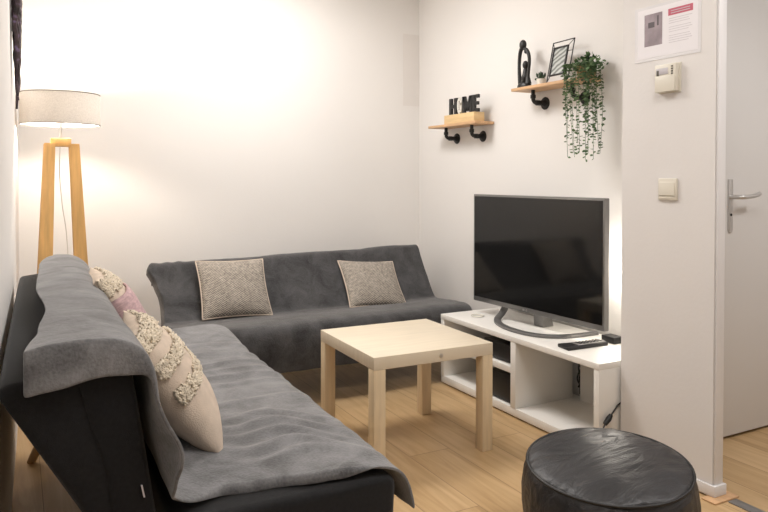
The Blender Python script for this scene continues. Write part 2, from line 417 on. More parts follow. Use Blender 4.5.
YB = 4.045
FB = lambda u, v, w: V((v, YB-u-.02*(2.27-v)/1.6, w - .028*(2.27-v)/1.6*max(0,min(1,(w-.40)/.2))-.006*max(0,min(1,(w-.40)/.2))))
sofaB, padB = sofa_bed('sofa_bed', 'charcoal sofa bed against the back wall, covered by a dark plush throw', FB,
    [(.375,.355),(.175,.655),(.105,.625),(.275,.32)], [(.270,.315),(.100,.62),(.03,.585),(.185,.27)],
    [(.40,.20),(.765,.20),(.775,.385),(.40,.365)], (.42,.74,.165,.2), .685, 2.285,
    [(.70,.19,.745,.80,.76),(.70,.19,.745,2.17,2.21),(.44,.19,.40,.80,.76),(.44,.19,.40,2.17,2.21)], (1.46,3.5,0))

# ------------------------------------------------------------------ throws
def throw(name, label, path, F, near, far, hang_near, hang_far, m, base, ns=84, nv=96, folds=None, trim0=None, lift=0, seed=0, thick=.007, down=False):
    P = smooth_path(path, ns)
    nrm = []
    for i in range(len(P)):
        t = P[min(i+1,ns)]-P[max(i-1,0)]; nn = V((-t.y,t.x)).normalized(); nrm.append(nn)
    L = sum((a-c).length for a, c in zip(P, P[1:]))
    root_rows = []
    def at(s):
        s = min(max(s,0),1)*ns; i = min(int(s), ns-1); f = s-i
        return P[i].lerp(P[i+1], f), nrm[i].lerp(nrm[i+1], f).normalized()
    nh = 9
    for j in range(-nh, nv+nh+1):
        row = []
        for i in range(ns+1):
            s0 = i/ns
            t = min(1,max(0,j/nv))
            tr = trim0(t) if trim0 else 0
            s = tr + s0*(1-tr)
            p, nn = at(s)
            yn = near(s); yf = far(s); v = yn+(yf-yn)*t
            d = folds(s, v, t) if folds else 0
            d += .004*noise.noise(V((s*9+seed, v*5, 1.7)))+.0016*noise.noise(V((s*40+seed, v*25, 4.7)))
            q = p + nn*(lift+max(-.002, d))
            vv = v
            if j < 0 or j > nv:
                e = (-j if j < 0 else j-nv)/nh
                h = (hang_near if j < 0 else hang_far)(s)
                sg = -1 if j < 0 else 1
                a = min(1, e*1.6)
                drop = h*max(0, e-.22)/.78
                out = (.014*math.sin(a*PI/2) + .01*drop/.1*noise.noise(V((s*11,3,seed)))) if h > 0 else .02*e
                dn = V((0,1)) if (down and s < .30) else nn
                q = q - dn*drop; vv = v + sg*out
            row.append(F(q.x, vv, q.y))
        root_rows.append(row)
    b = MB(); b.grid(root_rows)
    bmesh.ops.recalc_face_normals(b.bm, faces=b.bm.faces)
    bmesh.ops.translate(b.bm, vec=-V(base), verts=b.bm.verts)
    o = b.build(name, m, None, 80); o.location = base
    so = o.modifiers.new('thickness', 'SOLIDIFY'); so.thickness = thick; so.offset = 0
    ss = o.modifiers.new('soften', 'SUBSURF'); ss.levels = 1; ss.render_levels = 1
    tag(o, label, 'throw blanket'); return o

def foldL(s, v, t):
    d = 0
    if s > .47:                                   # on the seat: cross folds in the far half, swirls at the near end
        k = min(1, (s-.47)/.08)*min(1, max(0,(1.0-s)/.12))
        for (y0, a, wd, sl) in ((2.30,.011,.014,.12),(2.42,.015,.016,-.06),(2.50,.009,.012,.03),(2.58,.013,.015,.08),(2.74,.011,.022,-.10),(2.12,.008,.016,.07),(2.88,.008,.02,.05)):
            y = v - y0 - sl*(s-.7); d += k*a*math.exp(-(y/wd)**2)
        for (c, a, sl) in ((1.70,.022,.65),(1.78,.020,.80),(1.87,.018,.7),(1.96,.014,.5),(1.64,.014,.35)):
            y = v - c + sl*(s-.78) + .03*math.sin(s*30); d += k*a*math.exp(-(y/.020)**2)*math.exp(-((s-.78)/.11)**2)
        d += k*.012*max(0, noise.noise(V((s*6, v*3.2, 9.1))))
        d += .03*max(0,(v-2.85)/.3)*k
        d += .006*math.exp(-((v-1.49)/.04)**2)*max(0,(s-.90)/.10)
    else:
        d += .035*math.exp(-((v-1.455)/.045)**2)*math.exp(-((s-.40)/.05)**2)
        d += .010*max(0,noise.noise(V((s*5, v*4.0, 2.2)))) + .006*noise.noise(V((s*9, v*2.0, 5.2)))
        d += .012*math.exp(-((v-3.05)/.07)**2)*math.exp(-((s-.2)/.1)**2)
    return d
pathL = [(-.030,.705),(-.012,.765),(.045,.795),(.12,.808),(.185,.800),(.226,.762),(.240,.68),(.256,.56),(.280,.46),(.33,.424),(.46,.418),(.60,.420),(.74,.420),(.82,.410),(.848,.380),(.858,.34),(.862,.305)]
throw('throw_blanket', 'grey plush throw draped over the left sofa bed, back and seat', pathL, FL,
    near=lambda s: lerp_tab([(0,1.475),(.24,1.475),(.30,1.462),(.42,1.455),(.46,1.475),(.52,1.53),(.60,1.575),(.68,1.565),(.77,1.53),(.86,1.515),(.93,1.505),(1,1.50)], s),
    far=lambda s: 3.155 + .02*math.sin(s*9),
    hang_near=lambda s: lerp_tab([(0,.075),(.12,.085),(.2,.07),(.27,.03),(.32,.0),(.5,.0),(.62,.02),(.8,.02),(.88,.0),(1,.0)], s),
    hang_far=lambda s: lerp_tab([(0,.05),(.5,.05),(.6,.10),(1,.08)], s),
    m=M['throw'], base=(.40,2.3,.40), folds=foldL, trim0=lambda t: lerp_tab([(0,.088),(.1,.105),(.25,.117),(.5,.102),(.85,.11),(1,.15)], t), lift=.006, seed=3, down=True)

def foldB(s, v, t):
    d = .008*max(0,noise.noise(V((s*4, v*5, 3.3)))) + .005*noise.noise(V((s*8, v*2.4, 7.7)))
    if v < .85 and s < .5:
        for c, sl in ((.70,.9),(.76,1.1),(.64,.5)):
            y = v-c+sl*(s-.25)*.3; d += .007*math.exp(-(y/.014)**2)
    if s > .82: d += .006*math.sin(v*16+2*math.sin(v*5))*min(1,(s-.82)/.1)
    return d
pathB = [(.012,.56),(.020,.605),(.075,.655),(.135,.690),(.180,.690),(.222,.625),(.300,.505),(.372,.402),(.42,.382),(.52,.388),(.64,.400),(.73,.404),(.782,.385),(.800,.33),(.806,.26),(.806,.175)]
throw('throw_blanket', 'dark grey plush throw covering the back wall sofa bed from top to front edge', pathB, FB,
    near=lambda s: .677 + .006*math.sin(s*20) - lerp_tab([(0,0),(.13,.0),(.2,.045),(.28,.012),(.4,0)], s), far=lambda s: 2.292,
    hang_near=lambda s: lerp_tab([(0,.03),(.25,.06),(.5,.08),(.8,.12),(1,.05)], s),
    hang_far=lambda s: lerp_tab([(0,.03),(.25,.06),(.5,.08),(.8,.12),(1,.05)], s),
    m=M['throw_back'], base=(1.46,3.5,.40), folds=foldB, lift=.006, seed=11)

# ------------------------------------------------------------------ cushions
def pillow_point(a, b, w, h, t, side, seed=0):
    """a,b in -1..1"""
    ea = 1-abs(a)**2.6; eb = 1-abs(b)**2.6
    z = t/2*max(0,ea*eb)**.55
    pinch = .055
    x = w/2*a*(1-pinch*(1-b*b)); y = h/2*b*(1-pinch*(1-a*a))
    z += .006*noise.noise(V((a*2.2+seed,b*2.2,side*3)))*(ea*eb) 
    return V((x,y,side*z))
def pillow_mesh(w, h, t, n=30, seed=0):
    b = bmesh.new(); sides = []
    for side in (1,-1):
        vs = [[b.verts.new(pillow_point(-1+2*i/n, -1+2*j/n, w, h, t, side, seed)) for i in range(n+1)] for j in range(n+1)]
        for j in range(n):
            for i in range(n):
                f = [vs[j][i],vs[j][i+1],vs[j+1][i+1],vs[j+1][i]]
                b.faces.new(f if side == 1 else f[::-1])
    bmesh.ops.remove_doubles(b, verts=b.verts[:], dist=1e-5)
    mb = MB(); mb.merge(b); return mb
def orient(o, c, ax, ay, az=None):
    ax = V(ax).normalized(); ay = V(ay); ay = (ay-ax*ay.dot(ax)).normalized(); az = ax.cross(ay)
    m3 = Matrix((ax,ay,az)).transposed(); o.matrix_world = Matrix.Translation(V(c)) @ m3.to_4x4()
    o.location = V(c); o.rotation_euler = m3.to_euler()
def patterned(label, c, w, h, roll, lean, seed):
    o = pillow_mesh(w, h, .105, 30, seed).build('throw_cushion', M['zigzag'], None, 80)
    # seam piping
    n = 30; ring = []
    for i in range(n): ring.append(pillow_point(-1+2*i/n,-1,w,h,0,1))
    for i in range(n): ring.append(pillow_point(1,-1+2*i/n,w,h,0,1))
    for i in range(n): ring.append(pillow_point(1-2*i/n,1,w,h,0,1))
    for i in range(n): ring.append(pillow_point(-1,1-2*i/n,w,h,0,1))
    MB().tube(ring, .0035, 6, closed=True).build('seam', M['linen'], o, 80, world=False)
    up = V((0,math.sin(lean),math.cos(lean))); ax = V((1,0,0))
    ax2 = ax*math.cos(roll)+up*math.sin(roll); up2 = up*math.cos(roll)-ax*math.sin(roll)
    orient(o, c, ax2, up2); tag(o, label, 'cushion', 'patterned cushions on the back sofa'); return o
patterned('grey and cream patterned cushion leaning upright on the left half of the back sofa', (1.035,3.675,.540), .375,.345, math.radians(-1.5), math.radians(35), 1)
patterned('grey and cream patterned cushion tilted clockwise on the right half of the back sofa', (1.873,3.675,.505), .365,.34, math.radians(-5), math.radians(45), 5)

def tufted(label, c, ax, ay, w, h, seed, pink):
    """front (+z local) carries bands of loop tufting; local y is up"""
    o = pillow_mesh(w, h, .16, 30, seed).build('tufted_cushion', M['linen'], None, 80)
    rnd = random.Random(seed)
    for bc, hw in (((-.62,.10),(.82,.12)) if pink else ((.0,.085),(.42,.085),(.84,.10))):
        mb = MB()
        for k in range(420):
            a = rnd.uniform(-1.0,1.0); bb = bc + rnd.uniform(-hw,hw)
            if rnd.random() < .25: a = -1 + abs(rnd.gauss(0,.04))
            p = pillow_point(a, bb, w, h, .16, 1, seed)
            r = rnd.uniform(.006,.010); an = rnd.uniform(0,PI)
            ringp = []
            tilt = Matrix.Rotation(rnd.uniform(-.9,.9),3,'X') @ Matrix.Rotation(an,3,'Z')
            for q in range(7): ringp.append(p+V((0,0,.003))+tilt @ V((r*math.cos(2*PI*q/7), r*.6*math.sin(2*PI*q/7), .004*math.sin(q*2.1))))
            mb.tube(ringp, .0032, 5, closed=True)
        mb.build('tufted_band', M['tuft'], o, 80, world=False)
    if pink:
        rows = []
        for j in range(13):
            bb = -.35 + .95*j/12
            r0 = []
            for i in range(31):
                a = -1+2*i/30
                p = pillow_point(a,bb,w,h,.16,1,seed); p.z += .004; r0.append(p)
            rows.append(r0)
        mb = MB(); mb.grid(rows); kb = mb.build('knit_band', M['pinkknit'], o, 80, world=False); kb['label'] = 'mauve knitted band'
        s = kb.modifiers.new('t','SOLIDIFY'); s.thickness = .006; s.offset = 1
    orient(o, c, ax, ay); tag(o, label, 'cushion', 'tufted cushions on the left sofa'); return o
# local x runs away from the camera (+y), local y up the backrest, local z = x cross y faces the seat
tufted('cream linen cushion with looped tufting, nearest on the left sofa, lower corner on the seat', (.375,1.985,.570), (.10,1,.0), (-.22,.03,.32), .43,.40, 21, 0)
tufted('cream tufted cushion with a mauve knit band, behind the nearer one on the left sofa', (.315,2.50,.625), (.05,1,-.02), (-.17,.06,.36), .44,.42, 33, .55)

# ------------------------------------------------------------------ coffee table
tx, ty, tr = 1.1954, 2.3318, -.0219
tb = thing('coffee_table', 'square birch-effect coffee table in front of the sofas', 'table', (tx,ty,0), (0,0,tr))
S = .55
o = MB().box((0,0,.40),(S,S,.45),.0018).build('tabletop', M['birch'], tb, world=False)
b = MB(); b.lathe([(.0001,0),(.007,0),(.008,.0015),(.008,.003)], n=20, M4=Matrix.Rotation(PI/2,4,'X')); bmesh.ops.translate(b.bm, vec=(.298,0.0,.425), verts=b.bm.verts)
b.build('screw_cap', M['steel'], o, world=False)
for x in (0.0005,S-.0505):
    for y in (0.0005,S-.0505):
        MB().box((x,y,0),(x+.05,y+.05,.40),.0015).build('leg', M['birch_leg'], tb, world=False)

# ------------------------------------------------------------------ television unit and television
ux, uy0, uy1, uh, ub = 2.066, 2.045, 3.222, .384, 2.475
tu = thing('tv_unit', 'low white open-shelf unit under the television', 'tv stand', ((ux+ub)/2,(uy0+uy1)/2,0))
MB().box((ux,uy0,uh-.026),(ub,uy1,uh),.0015).build('top_panel', M['white'], tu)
MB().box((ux+.004,uy0,.008),(ub,uy1,.046),.0015).build('bottom_panel', M['white'], tu)
for y in (uy0, uy1-.03): MB().box((ux+.002,y,.046),(ub,y+.03,uh-.026),.001).build('side_panel', M['white'], tu)
MB().box((ux+.002,2.575,.046),(ub-.05,2.612,uh-.026),.001).build('divider', M['white'], tu)
MB().box((ux+.004,2.612,.206),(ub-.05,uy1-.03,.236),.001).build('shelf', M['white'], tu)
MB().box((ub-.045,uy0+.03,.046),(ub-.033,2.528,uh-.026)).build('back_panel', M['white'], tu)
MB().box((ub-.045,2.612,.046),(ub-.033,uy1-.03,uh-.026)).build('back_panel', M['white'], tu)
MB().box((ux+.03,uy0+.02,0),(ub-.01,uy1-.02,.008)).build('plinth', M['black'], tu)
# devices on its left-hand shelves
d = thing('media_box', 'black box on the upper left shelf of the white unit', 'electronics', (2.19,2.72,.236))
MB().box((2.095,2.625,.240),(2.30,2.86,.325),.004).build('casing', M['black'], d)
for x in (2.11,2.28):
    for y in (2.64,2.84): MB().lathe([(.008,.236),(.008,.241)],(x,y,0),10).build('foot', M['black'], d)
d = thing('electronic_device', 'black electronic device on the lower left shelf of the white unit', 'electronics', (2.17,2.74,.046))
MB().box((2.09,2.625,.048),(2.26,2.80,.185),.006).build('casing', M['black'], d)
MB().lathe([(.0001,0),(.04,.0),(.045,.01),(.045,.06),(.04,.07),(.0001,.07)],(2.135,2.86,.048),20).build('round_module', M['black'], d)
MB().box((2.10,2.64,.046),(2.25,2.78,.048)).build('foot', M['black'], d)
# television
th = .039
tv = thing('television', 'flat-screen television with grey bezel on a curved stand on the white unit', 'television', (2.275,2.71,uh), (0,0,th))
W2 = .471; zb, zt = .068, .660
MB().box((0,-W2,zb),(.030,W2,zt),.004).build('housing', M['grey_metal'], tv, world=False)
b = MB().box((.028,-W2*.7,zb+.03),(.055,W2*.7,zt-.15),.015); b.build('back_cover', M['black'], tv, world=False)
sc = MB().box((-.0012,-W2+.011,zb+.026),(.0006,W2-.011,zt-.011)).build('screen', M['screen'], tv, world=False)
# small maker's mark under the screen: disc and two letters
b = MB().lathe([(.0001,0),(.0055,0),(.0055,.001)], n=18, M4=Matrix.Rotation(-PI/2,4,'Y')); bmesh.ops.translate(b.bm, vec=(-.0002,.058,zb+.012), verts=b.bm.verts)
def seg(b, y0, z0, y1, z1): b.box((-.0011,min(-y0,-y1),min(z0,z1)),(.0003,max(-y0,-y1),max(z0,z1)))
zz = zb+.007
y = -.048; seg(b,y,zz,y+.002,zz+.010); seg(b,y,zz,y+.007,zz+.002)
y = -.038; seg(b,y,zz,y+.002,zz+.010); seg(b,y,zz,y+.008,zz+.002); seg(b,y,zz+.008,y+.008,zz+.010); seg(b,y+.006,zz,y+.008,zz+.005); seg(b,y+.004,zz+.004,y+.008,zz+.0055)
b.build('logo', M['steel'], tv, world=False)
Rz = Matrix.Rotation(-th,3,'Z')
def tvl(p): return Rz @ (V(p)-V((2.275,2.71,uh)))
st = smooth_path([(2.335,2.985,.452),(2.285,2.955,.42),(2.225,2.92,.394),(2.168,2.82,.392),(2.140,2.70,.392),(2.150,2.58,.392),(2.20,2.495,.392),(2.30,2.452,.392),(2.45,2.445,.392)], 60)
b = MB(); 
rows = []
for i, p in enumerate(st):
    t = (st[min(i+1,60)]-st[max(i-1,0)]).normalized(); sd = t.cross(V((0,0,1))).normalized(); upv = sd.cross(t)
    rows.append([tvl(p+sd*a*.018+upv*c*.007) for a, c in ((-1,-1),(-.5,-1),(.5,-1),(1,-.9),(1,.3),(.6,1),(-.6,1),(-1,.3),(-1,-1))])
b.grid(rows); bmesh.ops.remove_doubles(b.bm, verts=b.bm.verts[:], dist=1e-6); bmesh.ops.holes_fill(b.bm, edges=b.bm.edges[:]); bmesh.ops.recalc_face_normals(b.bm, faces=b.bm.faces)
b.build('stand', M['grey_metal'], tv, world=False)
b = MB(); b.prism([(.05,.0),(.12,.0),(.060,.20),(.032,.20)],'y',-.035,.035,.004); b.build('neck', M['grey_metal'], tv, world=False)
# things on the unit top
r = thing('remote_control', 'black remote control lying on the right end of the white unit', 'remote control', (2.23,2.305,uh))
o = MB().prism([(2.118,2.345),(2.105,2.262),(2.335,2.255),(2.345,2.30)],'z',uh,uh+.016,.004).build('casing', M['black'], r)
o = MB().prism([(2.18,2.325),(2.172,2.272),(2.33,2.266),(2.338,2.292)],'z',uh+.0155,uh+.0185,.001).build('key_plate', M['steel'], r)
for i in range(7):
    for j in range(3):
        x = 2.19+i*.02; y = 2.278+j*.014; MB().box((x,y,uh+.0184),(x+.011,y+.008,uh+.0205),.001).build('key', M['black'], o)
r = thing('adapter_box', 'small black box behind the remote on the white unit', 'electronics', (2.40,2.29,uh))
o = MB().box((2.372,2.255,uh),(2.43,2.335,uh+.030),.004).build('casing', M['black'], r)
MB().tube(smooth_path([(2.43,2.29,uh+.012),(2.445,2.24,uh+.008),(2.452,2.19,uh+.006),(2.455,2.14,uh+.006)],16), .003, 8).build('lead', M['cable'], r)
o = MB()
ring = [(2.205+.032*math.cos(2*PI*k/28), 3.07+.032*math.sin(2*PI*k/28), uh+.004) for k in range(28)]
o.tube(ring, .004, 8, closed=True); o = o.build('cable_ring', M['white_plastic'], None); tag(o, 'small pale ring lying on the far end of the white unit', 'ring')
# loose cables behind the right compartment, and the lead on the floor
b = MB()
rc = random.Random(4)
for k in range(5):
    y = 2.535+.008*k; pts = []
    for i in range(9):
        pts.append((2.452+.006*math.sin(i*1.3+k*2), y+.016*math.sin(i*1.1+k*1.7)-.006*k*(i/9), .33-.262*i/8*(1-.04*k)))
    b.tube(smooth_path(pts,40), .0042, 7)
o = b.build('cable_bundle', M['cable'], None); tag(o, 'tangle of black cables in the slot at the back of the white unit', 'cables')
cb = thing('power_cable', 'black power cable with plug standing out beside the pouf and white unit', 'cable', (2.12,2.01,0))
MB().tube([(2.085,2.030,.142),(2.105,2.030,.160),(2.12,2.030,.175)], [.009,.012,.008], 12).build('plug', M['cable'], cb)
MB().tube(smooth_path([(2.12,2.030,.175),(2.145,2.034,.192),(2.165,2.037,.206),(2.21,2.036,.225)],14), .0035, 8).build('lead', M['cable'], cb)
MB().tube(smooth_path([(2.085,2.030,.142),(2.062,2.024,.11),(2.055,2.02,.05),(2.06,2.01,.004),(2.10,1.98,.004)],24), .0035, 8).build('lead', M['cable'], cb)

# ------------------------------------------------------------------ pouf
pc = V((1.575,1.52,0))
pf = thing('pouf', 'round black leather pouf on the wooden floor in the foreground', 'pouf', pc)
PS = .955
prof = [(.0001,0),(.20,0),(.235,.012),(.256,.06),(.266,.13),(.266,.19),(.259,.25),(.250,.283)]
n = 96; bm = bmesh.new(); rings = []
top = [(.250,.283),(.240,.292),(.21,.302),(.17,.309),(.12,.314),(.07,.316),(.03,.3165),(.0001,.3165)]
for idx, (rr, z) in enumerate(prof+top[1:]):
    ring = []
    for k in range(n):
        a = 2*PI*k/n; q = V((math.cos(a),math.sin(a),0))
        w = .004*noise.noise(q*2.5+V((0,0,z*6)))*min(1,rr*6)
        if idx >= len(prof): z2 = z + .006*noise.noise(q*rr*9+V((3,1,0))) - .004*abs(math.sin(a*9+3*math.sin(a*2)))*max(0,(rr-.12)/.13)
        else: z2 = z; w += .0035*math.sin(a*23+math.sin(a*5)*3)*math.sin(min(1,z/.283)*PI)
        ring.append(bm.verts.new(((rr+w)*q.x*PS,(rr+w)*q.y*PS,z2)))
    rings.append(ring)
for A, B in zip(rings, rings[1:]):
    for k in range(n): bm.faces.new([A[k],A[(k+1)%n],B[(k+1)%n],B[k]])
def slump(p): return 1+.30*(p.x*.71+p.y*.70)
for v in bm.verts: v.co.z *= .95*slump(v.co)
bmesh.ops.remove_doubles(bm, verts=bm.verts[:], dist=.0005); bmesh.ops.recalc_face_normals(bm, faces=bm.faces)
mb = MB(); mb.merge(bm); mb.build('cover', M['pouf'], pf, 80, world=False)
MB().tube([(.2515*PS*math.cos(2*PI*k/72),.2515*PS*math.sin(2*PI*k/72),.2692*slump(V((.2515*PS*math.cos(2*PI*k/72),.2515*PS*math.sin(2*PI*k/72),0)))) for k in range(72)], .0042, 8, closed=True).build('piping', M['black'], pf, 80, world=False)

# ------------------------------------------------------------------ floor lamp
lx, ly = .194, 3.70
lp = thing('floor_lamp', 'wooden tripod floor lamp with a pale drum shade, lit, in the back left corner', 'lamp', (lx,ly,0))
legs = [((.058,.0),(.118,.0)),((-.050,-.035),(-.105,-.11)),((-.050,.040),(-.100,.13))]
zt_ = 1.30
for (tx0,ty0),(bx0,by0) in legs:
    b = bmesh.new()
    d = V((bx0-tx0,by0-ty0,-zt_))
    rad = V((tx0,ty0,0)).normalized() if tx0 > 0 else V((-1,0,0)); tan = V((-rad.y,rad.x,0))
    A = []; B = []
    for sx, sy in ((-1,-1),(1,-1),(1,1),(-1,1)):
        A.append(b.verts.new(V((lx+tx0,ly+ty0,zt_))+rad*.024*sx+tan*.018*sy)); B.append(b.verts.new(V((lx+bx0,ly+by0,0))+rad*.040*sx+tan*.020*sy))
    b.faces.new(A); b.faces.new(B[::-1])
    for i in range(4): b.faces.new([A[i],B[i],B[(i+1)%4],A[(i+1)%4]])
    bmesh.ops.recalc_face_normals(b, faces=b.faces); bmesh.ops.bevel(b, geom=b.edges[:], offset=.002, segments=2, affect='EDGES')
    MB().merge(b).build('leg', M['oak'], lp)
MB().box((lx-.045,ly-.03,1.285),(lx+.045,ly+.03,1.325),.004).build('hub', M['oak'], lp)
MB().tube([(lx,ly,1.32),(lx,ly,1.47)], .0065, 12).build('pole', M['steel'], lp)
sh = MB().lathe([(.178,1.390),(.178,1.537)],(lx,ly,0),64,cap=False).build('lamp_shade', M['shade'], lp)
b = MB()
for z in (1.390,1.537): b.tube([(lx+.178*math.cos(2*PI*k/64),ly+.178*math.sin(2*PI*k/64),z) for k in range(64)], .0022, 6, closed=True)
b.build('shade_rim', M['shade_trim'], sh)
b = MB()
for k in range(3):
    a = 2*PI*k/3+.4; b.tube([(lx+.013*math.cos(a),ly+.013*math.sin(a),1.40),(lx+.177*math.cos(a),ly+.177*math.sin(a),1.394)], .0015, 6)
b.build('shade_spider', M['steel'], sh)
MB().lathe([(.0001,1.44),(.014,1.44),(.016,1.455),(.027,1.475),(.030,1.492),(.024,1.512),(.010,1.522),(.0001,1.523)],(lx,ly,0),20).build('bulb', M['bulb'], lp)
MB().tube([(lx,ly,1.39),(lx,ly,1.445)], .016, 14).build('socket', M['white_plastic'], lp)
MB().tube(smooth_path([(lx-.004,ly-.02,1.29),(lx-.008,ly-.024,1.16),(lx+.004,ly-.02,1.0),(lx+.022,ly-.02,.85),(lx+.03,ly-.03,.6),(lx+.03,ly,.3),(lx+.02,ly+.05,.004),(lx+.1,ly+.2,.004)],60), .0022, 6).build('power_cord', M['cord_white'], lp)

# ------------------------------------------------------------------ wall shelves
def pipe_shelf(label, y0, y1, x0, ztop, ybr):
    s = thing('wall_shelf', label, 'shelf', (WX,(y0+y1)/2,ztop), (0,0,0), 'pipe bracket shelves')
    MB().box((x0,y0,ztop-.016),(WX-.004,y1,ztop),.002).build('shelf_board', M['shelf_wood'], s)
    for yb in ybr:
        br = bpy.data.objects.new('pipe_bracket', None); C.objects.link(br); br.parent = s; br.location = (0,yb-(y0+y1)/2,0)
        zf = ztop-.082; xo = x0+.055
        p = [(WX-.006,yb,zf),(xo+.022,yb,zf)] + [(xo+.022-.022*math.sin(a),yb,zf+.022-.022*math.cos(a)) for a in (.3,.6,.9,1.2,PI/2)] + [(xo,yb,ztop-.016)]
        b = MB(); b.tube(p, .0105, 12)
        b.tube([(xo+.045,yb,zf),(xo+.022,yb,zf)], .0145, 12); b.tube([(xo,yb,zf+.022),(xo,yb,zf+.040)], .0145, 12); b.tube([(WX-.03,yb,zf),(WX-.005,yb,zf)], .0145, 12)
        b.build('pipe', M['black_metal'], br)
        b = MB().lathe([(.0001,0),(.033,0),(.034,.003),(.032,.006),(.02,.008),(.017,.016),(.0001,.016)], n=24, M4=Matrix.Rotation(-PI/2,4,'Y')); bmesh.ops.translate(b.bm, vec=(WX-.0003,yb,zf), verts=b.bm.verts)
        b.build('flange', M['black_metal'], br)
    return s
ZL, ZU = 1.468, 1.614
pipe_shelf('lower wooden wall shelf on black pipe brackets, the one holding the HOME block', 3.312, 3.833, 2.36, ZL, (3.705,3.425))
pipe_shelf('upper wooden wall shelf on black pipe brackets, under the picture frame and trailing plant', 2.464, 2.984, 2.36, ZU, (2.868,2.575))
# HOME block
hb = thing('letter_block', 'pale wooden block with upright HOME letters on the lower shelf', 'sign', (2.412,3.506,ZL))
MB().box((2.375,3.346,ZL),(2.45,3.667,ZL+.056),.002).build('block', M['block_wood'], hb)
xa, xb, z0, z1 = 2.394, 2.408, ZL+.056, ZL+.158
def letter(name, polys, m):
    b = MB()
    for p in polys: b.prism(p, 'x', xa, xb)
    b.build(name, m, hb)
def rect(a, c, e, f): return [(-a,e),(-c,e),(-c,f),(-a,f)]
yL = -3.640        # left edge of the word; runs towards smaller y
def R(o, w, a, c, e, f):   # fractions of letter box
    h = z1-z0
    return [(-(o+w*a), z0+h*e), (-(o+w*c), z0+h*e), (-(o+w*c), z0+h*f), (-(o+w*a), z0+h*f)]
def Pn(o, w, pts): return [(-(o+w*a), z0+(z1-z0)*e) for a, e in pts]
o_, w_ = yL, .082
letter('letter_H', [R(o_,w_,0,.34,0,1), R(o_,w_,.66,1,0,1), R(o_,w_,.3,.7,.40,.62)], M['ebony'])
o_, w_ = yL+.088, .050
pts_o = [(.5+.5*math.cos(a), .5+.5*math.sin(a)) for a in [2*PI*k/28 for k in range(28)]]
b = MB(); 
for k in range(28):
    a1, a2 = 2*PI*k/28, 2*PI*(k+1)/28
    f = lambda a, rr, rz: (.5+rr*math.cos(a), .5+rz*math.sin(a))
    b.prism(Pn(o_,w_,[f(a1,.5,.5),f(a2,.5,.5),f(a2,.2,.34),f(a1,.2,.34)]),'x',xa,xb)
bmesh.ops.remove_doubles(b.bm, verts=b.bm.verts[:], dist=1e-5); lo = b.build('letter_O', M['vase'], hb); lo['label'] = 'white letter O'
o_, w_ = yL+.144, .098
letter('letter_M', [R(o_,w_,0,.26,0,1), R(o_,w_,.74,1,0,1), Pn(o_,w_,[(.0,1),(.27,1),(.60,.12),(.40,.12)]), Pn(o_,w_,[(.73,1),(1,1),(.60,.12),(.40,.12)])], M['ebony'])
o_, w_ = yL+.248, .060
letter('letter_E', [R(o_,w_,0,.42,0,1), R(o_,w_,.3,1,0,.2), R(o_,w_,.3,.9,.41,.6), R(o_,w_,.3,1,.8,1)], M['ebony'])

# carved figure
cx, cy = 2.405, 2.928
fg = thing('figurine', 'tall black carved abstract figurine on the left of the upper shelf', 'sculpture', (cx,cy,ZU))
MB().lathe([(.0001,0),(.050,0),(.050,.012),(.044,.022),(.036,.028),(.0001,.028)],(cx,cy,ZU),24,Matrix.Diagonal((.6,.95,1,1))).build('base', M['ebony'], fg)
def L2(p): return V((cx+(p[2] if len(p)>2 else 0), cy-p[0], ZU+p[1]))
b = MB()
def limb(pts, rs):
    P = smooth_path([L2(p) for p in pts], 30); n_ = len(rs)-1
    rr = []
    for i in range(31):
        t = i/30*n_; k = min(int(t), n_-1); rr.append(rs[k]+(rs[k+1]-rs[k])*(t-k))
    b.tube(P, rr, 12)
limb([(-.034,.02),(-.041,.08),(-.042,.14),(-.034,.195),(-.014,.225)], [.012,.010,.009,.010,.012])
limb([(.032,.02),(.030,.06),(.040,.12),(.038,.165),(.020,.200),(-.004,.212)], [.018,.010,.008,.009,.010,.009])
limb([(-.006,.02),(.008,.06),(.010,.10)], [.018,.020,.012])
b.build('arms', M['ebony'], fg, 80)
b = MB(); b.blob(L2((-.012,.232)), .022, (.8,1.0,1.25), 3); b.blob(L2((.012,.195)), .010, (1,1,1.4), 2); b.build('head', M['ebony'], fg, 80)
b = MB(); b.blob(L2((.010,.122)), .019, (.85,.85,1.2), 3); b.tube([L2((.008,.09)),L2((.010,.11))], .009, 10); b.build('small_head', M['ebony'], fg, 80)
# small potted succulent
mx_, my_ = 2.425, 2.815
mp_ = thing('potted_succulent', 'tiny dark succulent in a small white pot on the upper shelf', 'plant', (mx_,my_,ZU))
MB().lathe([(.0001,0),(.020,0),(.024,.004),(.026,.036),(.023,.036),(.021,.03),(.0001,.03)],(mx_,my_,ZU),24).build('pot', M['vase'], mp_)
b = MB(); rs = random.Random(9)
for k in range(26):
    a = rs.uniform(0,2*PI); r_ = rs.uniform(0,.030); rot = Matrix.Rotation(a,4,'Z') @ Matrix.Rotation(rs.uniform(.2,1.2),4,'Y')
    b.blob((mx_+r_*.8*math.cos(a),my_+r_*1.2*math.sin(a),ZU+.042+rs.uniform(-.008,.02)), .013, (.55,.55,1.1), 1, rot)
b.build('leaves', M['leaf_dark'], mp_, 80)
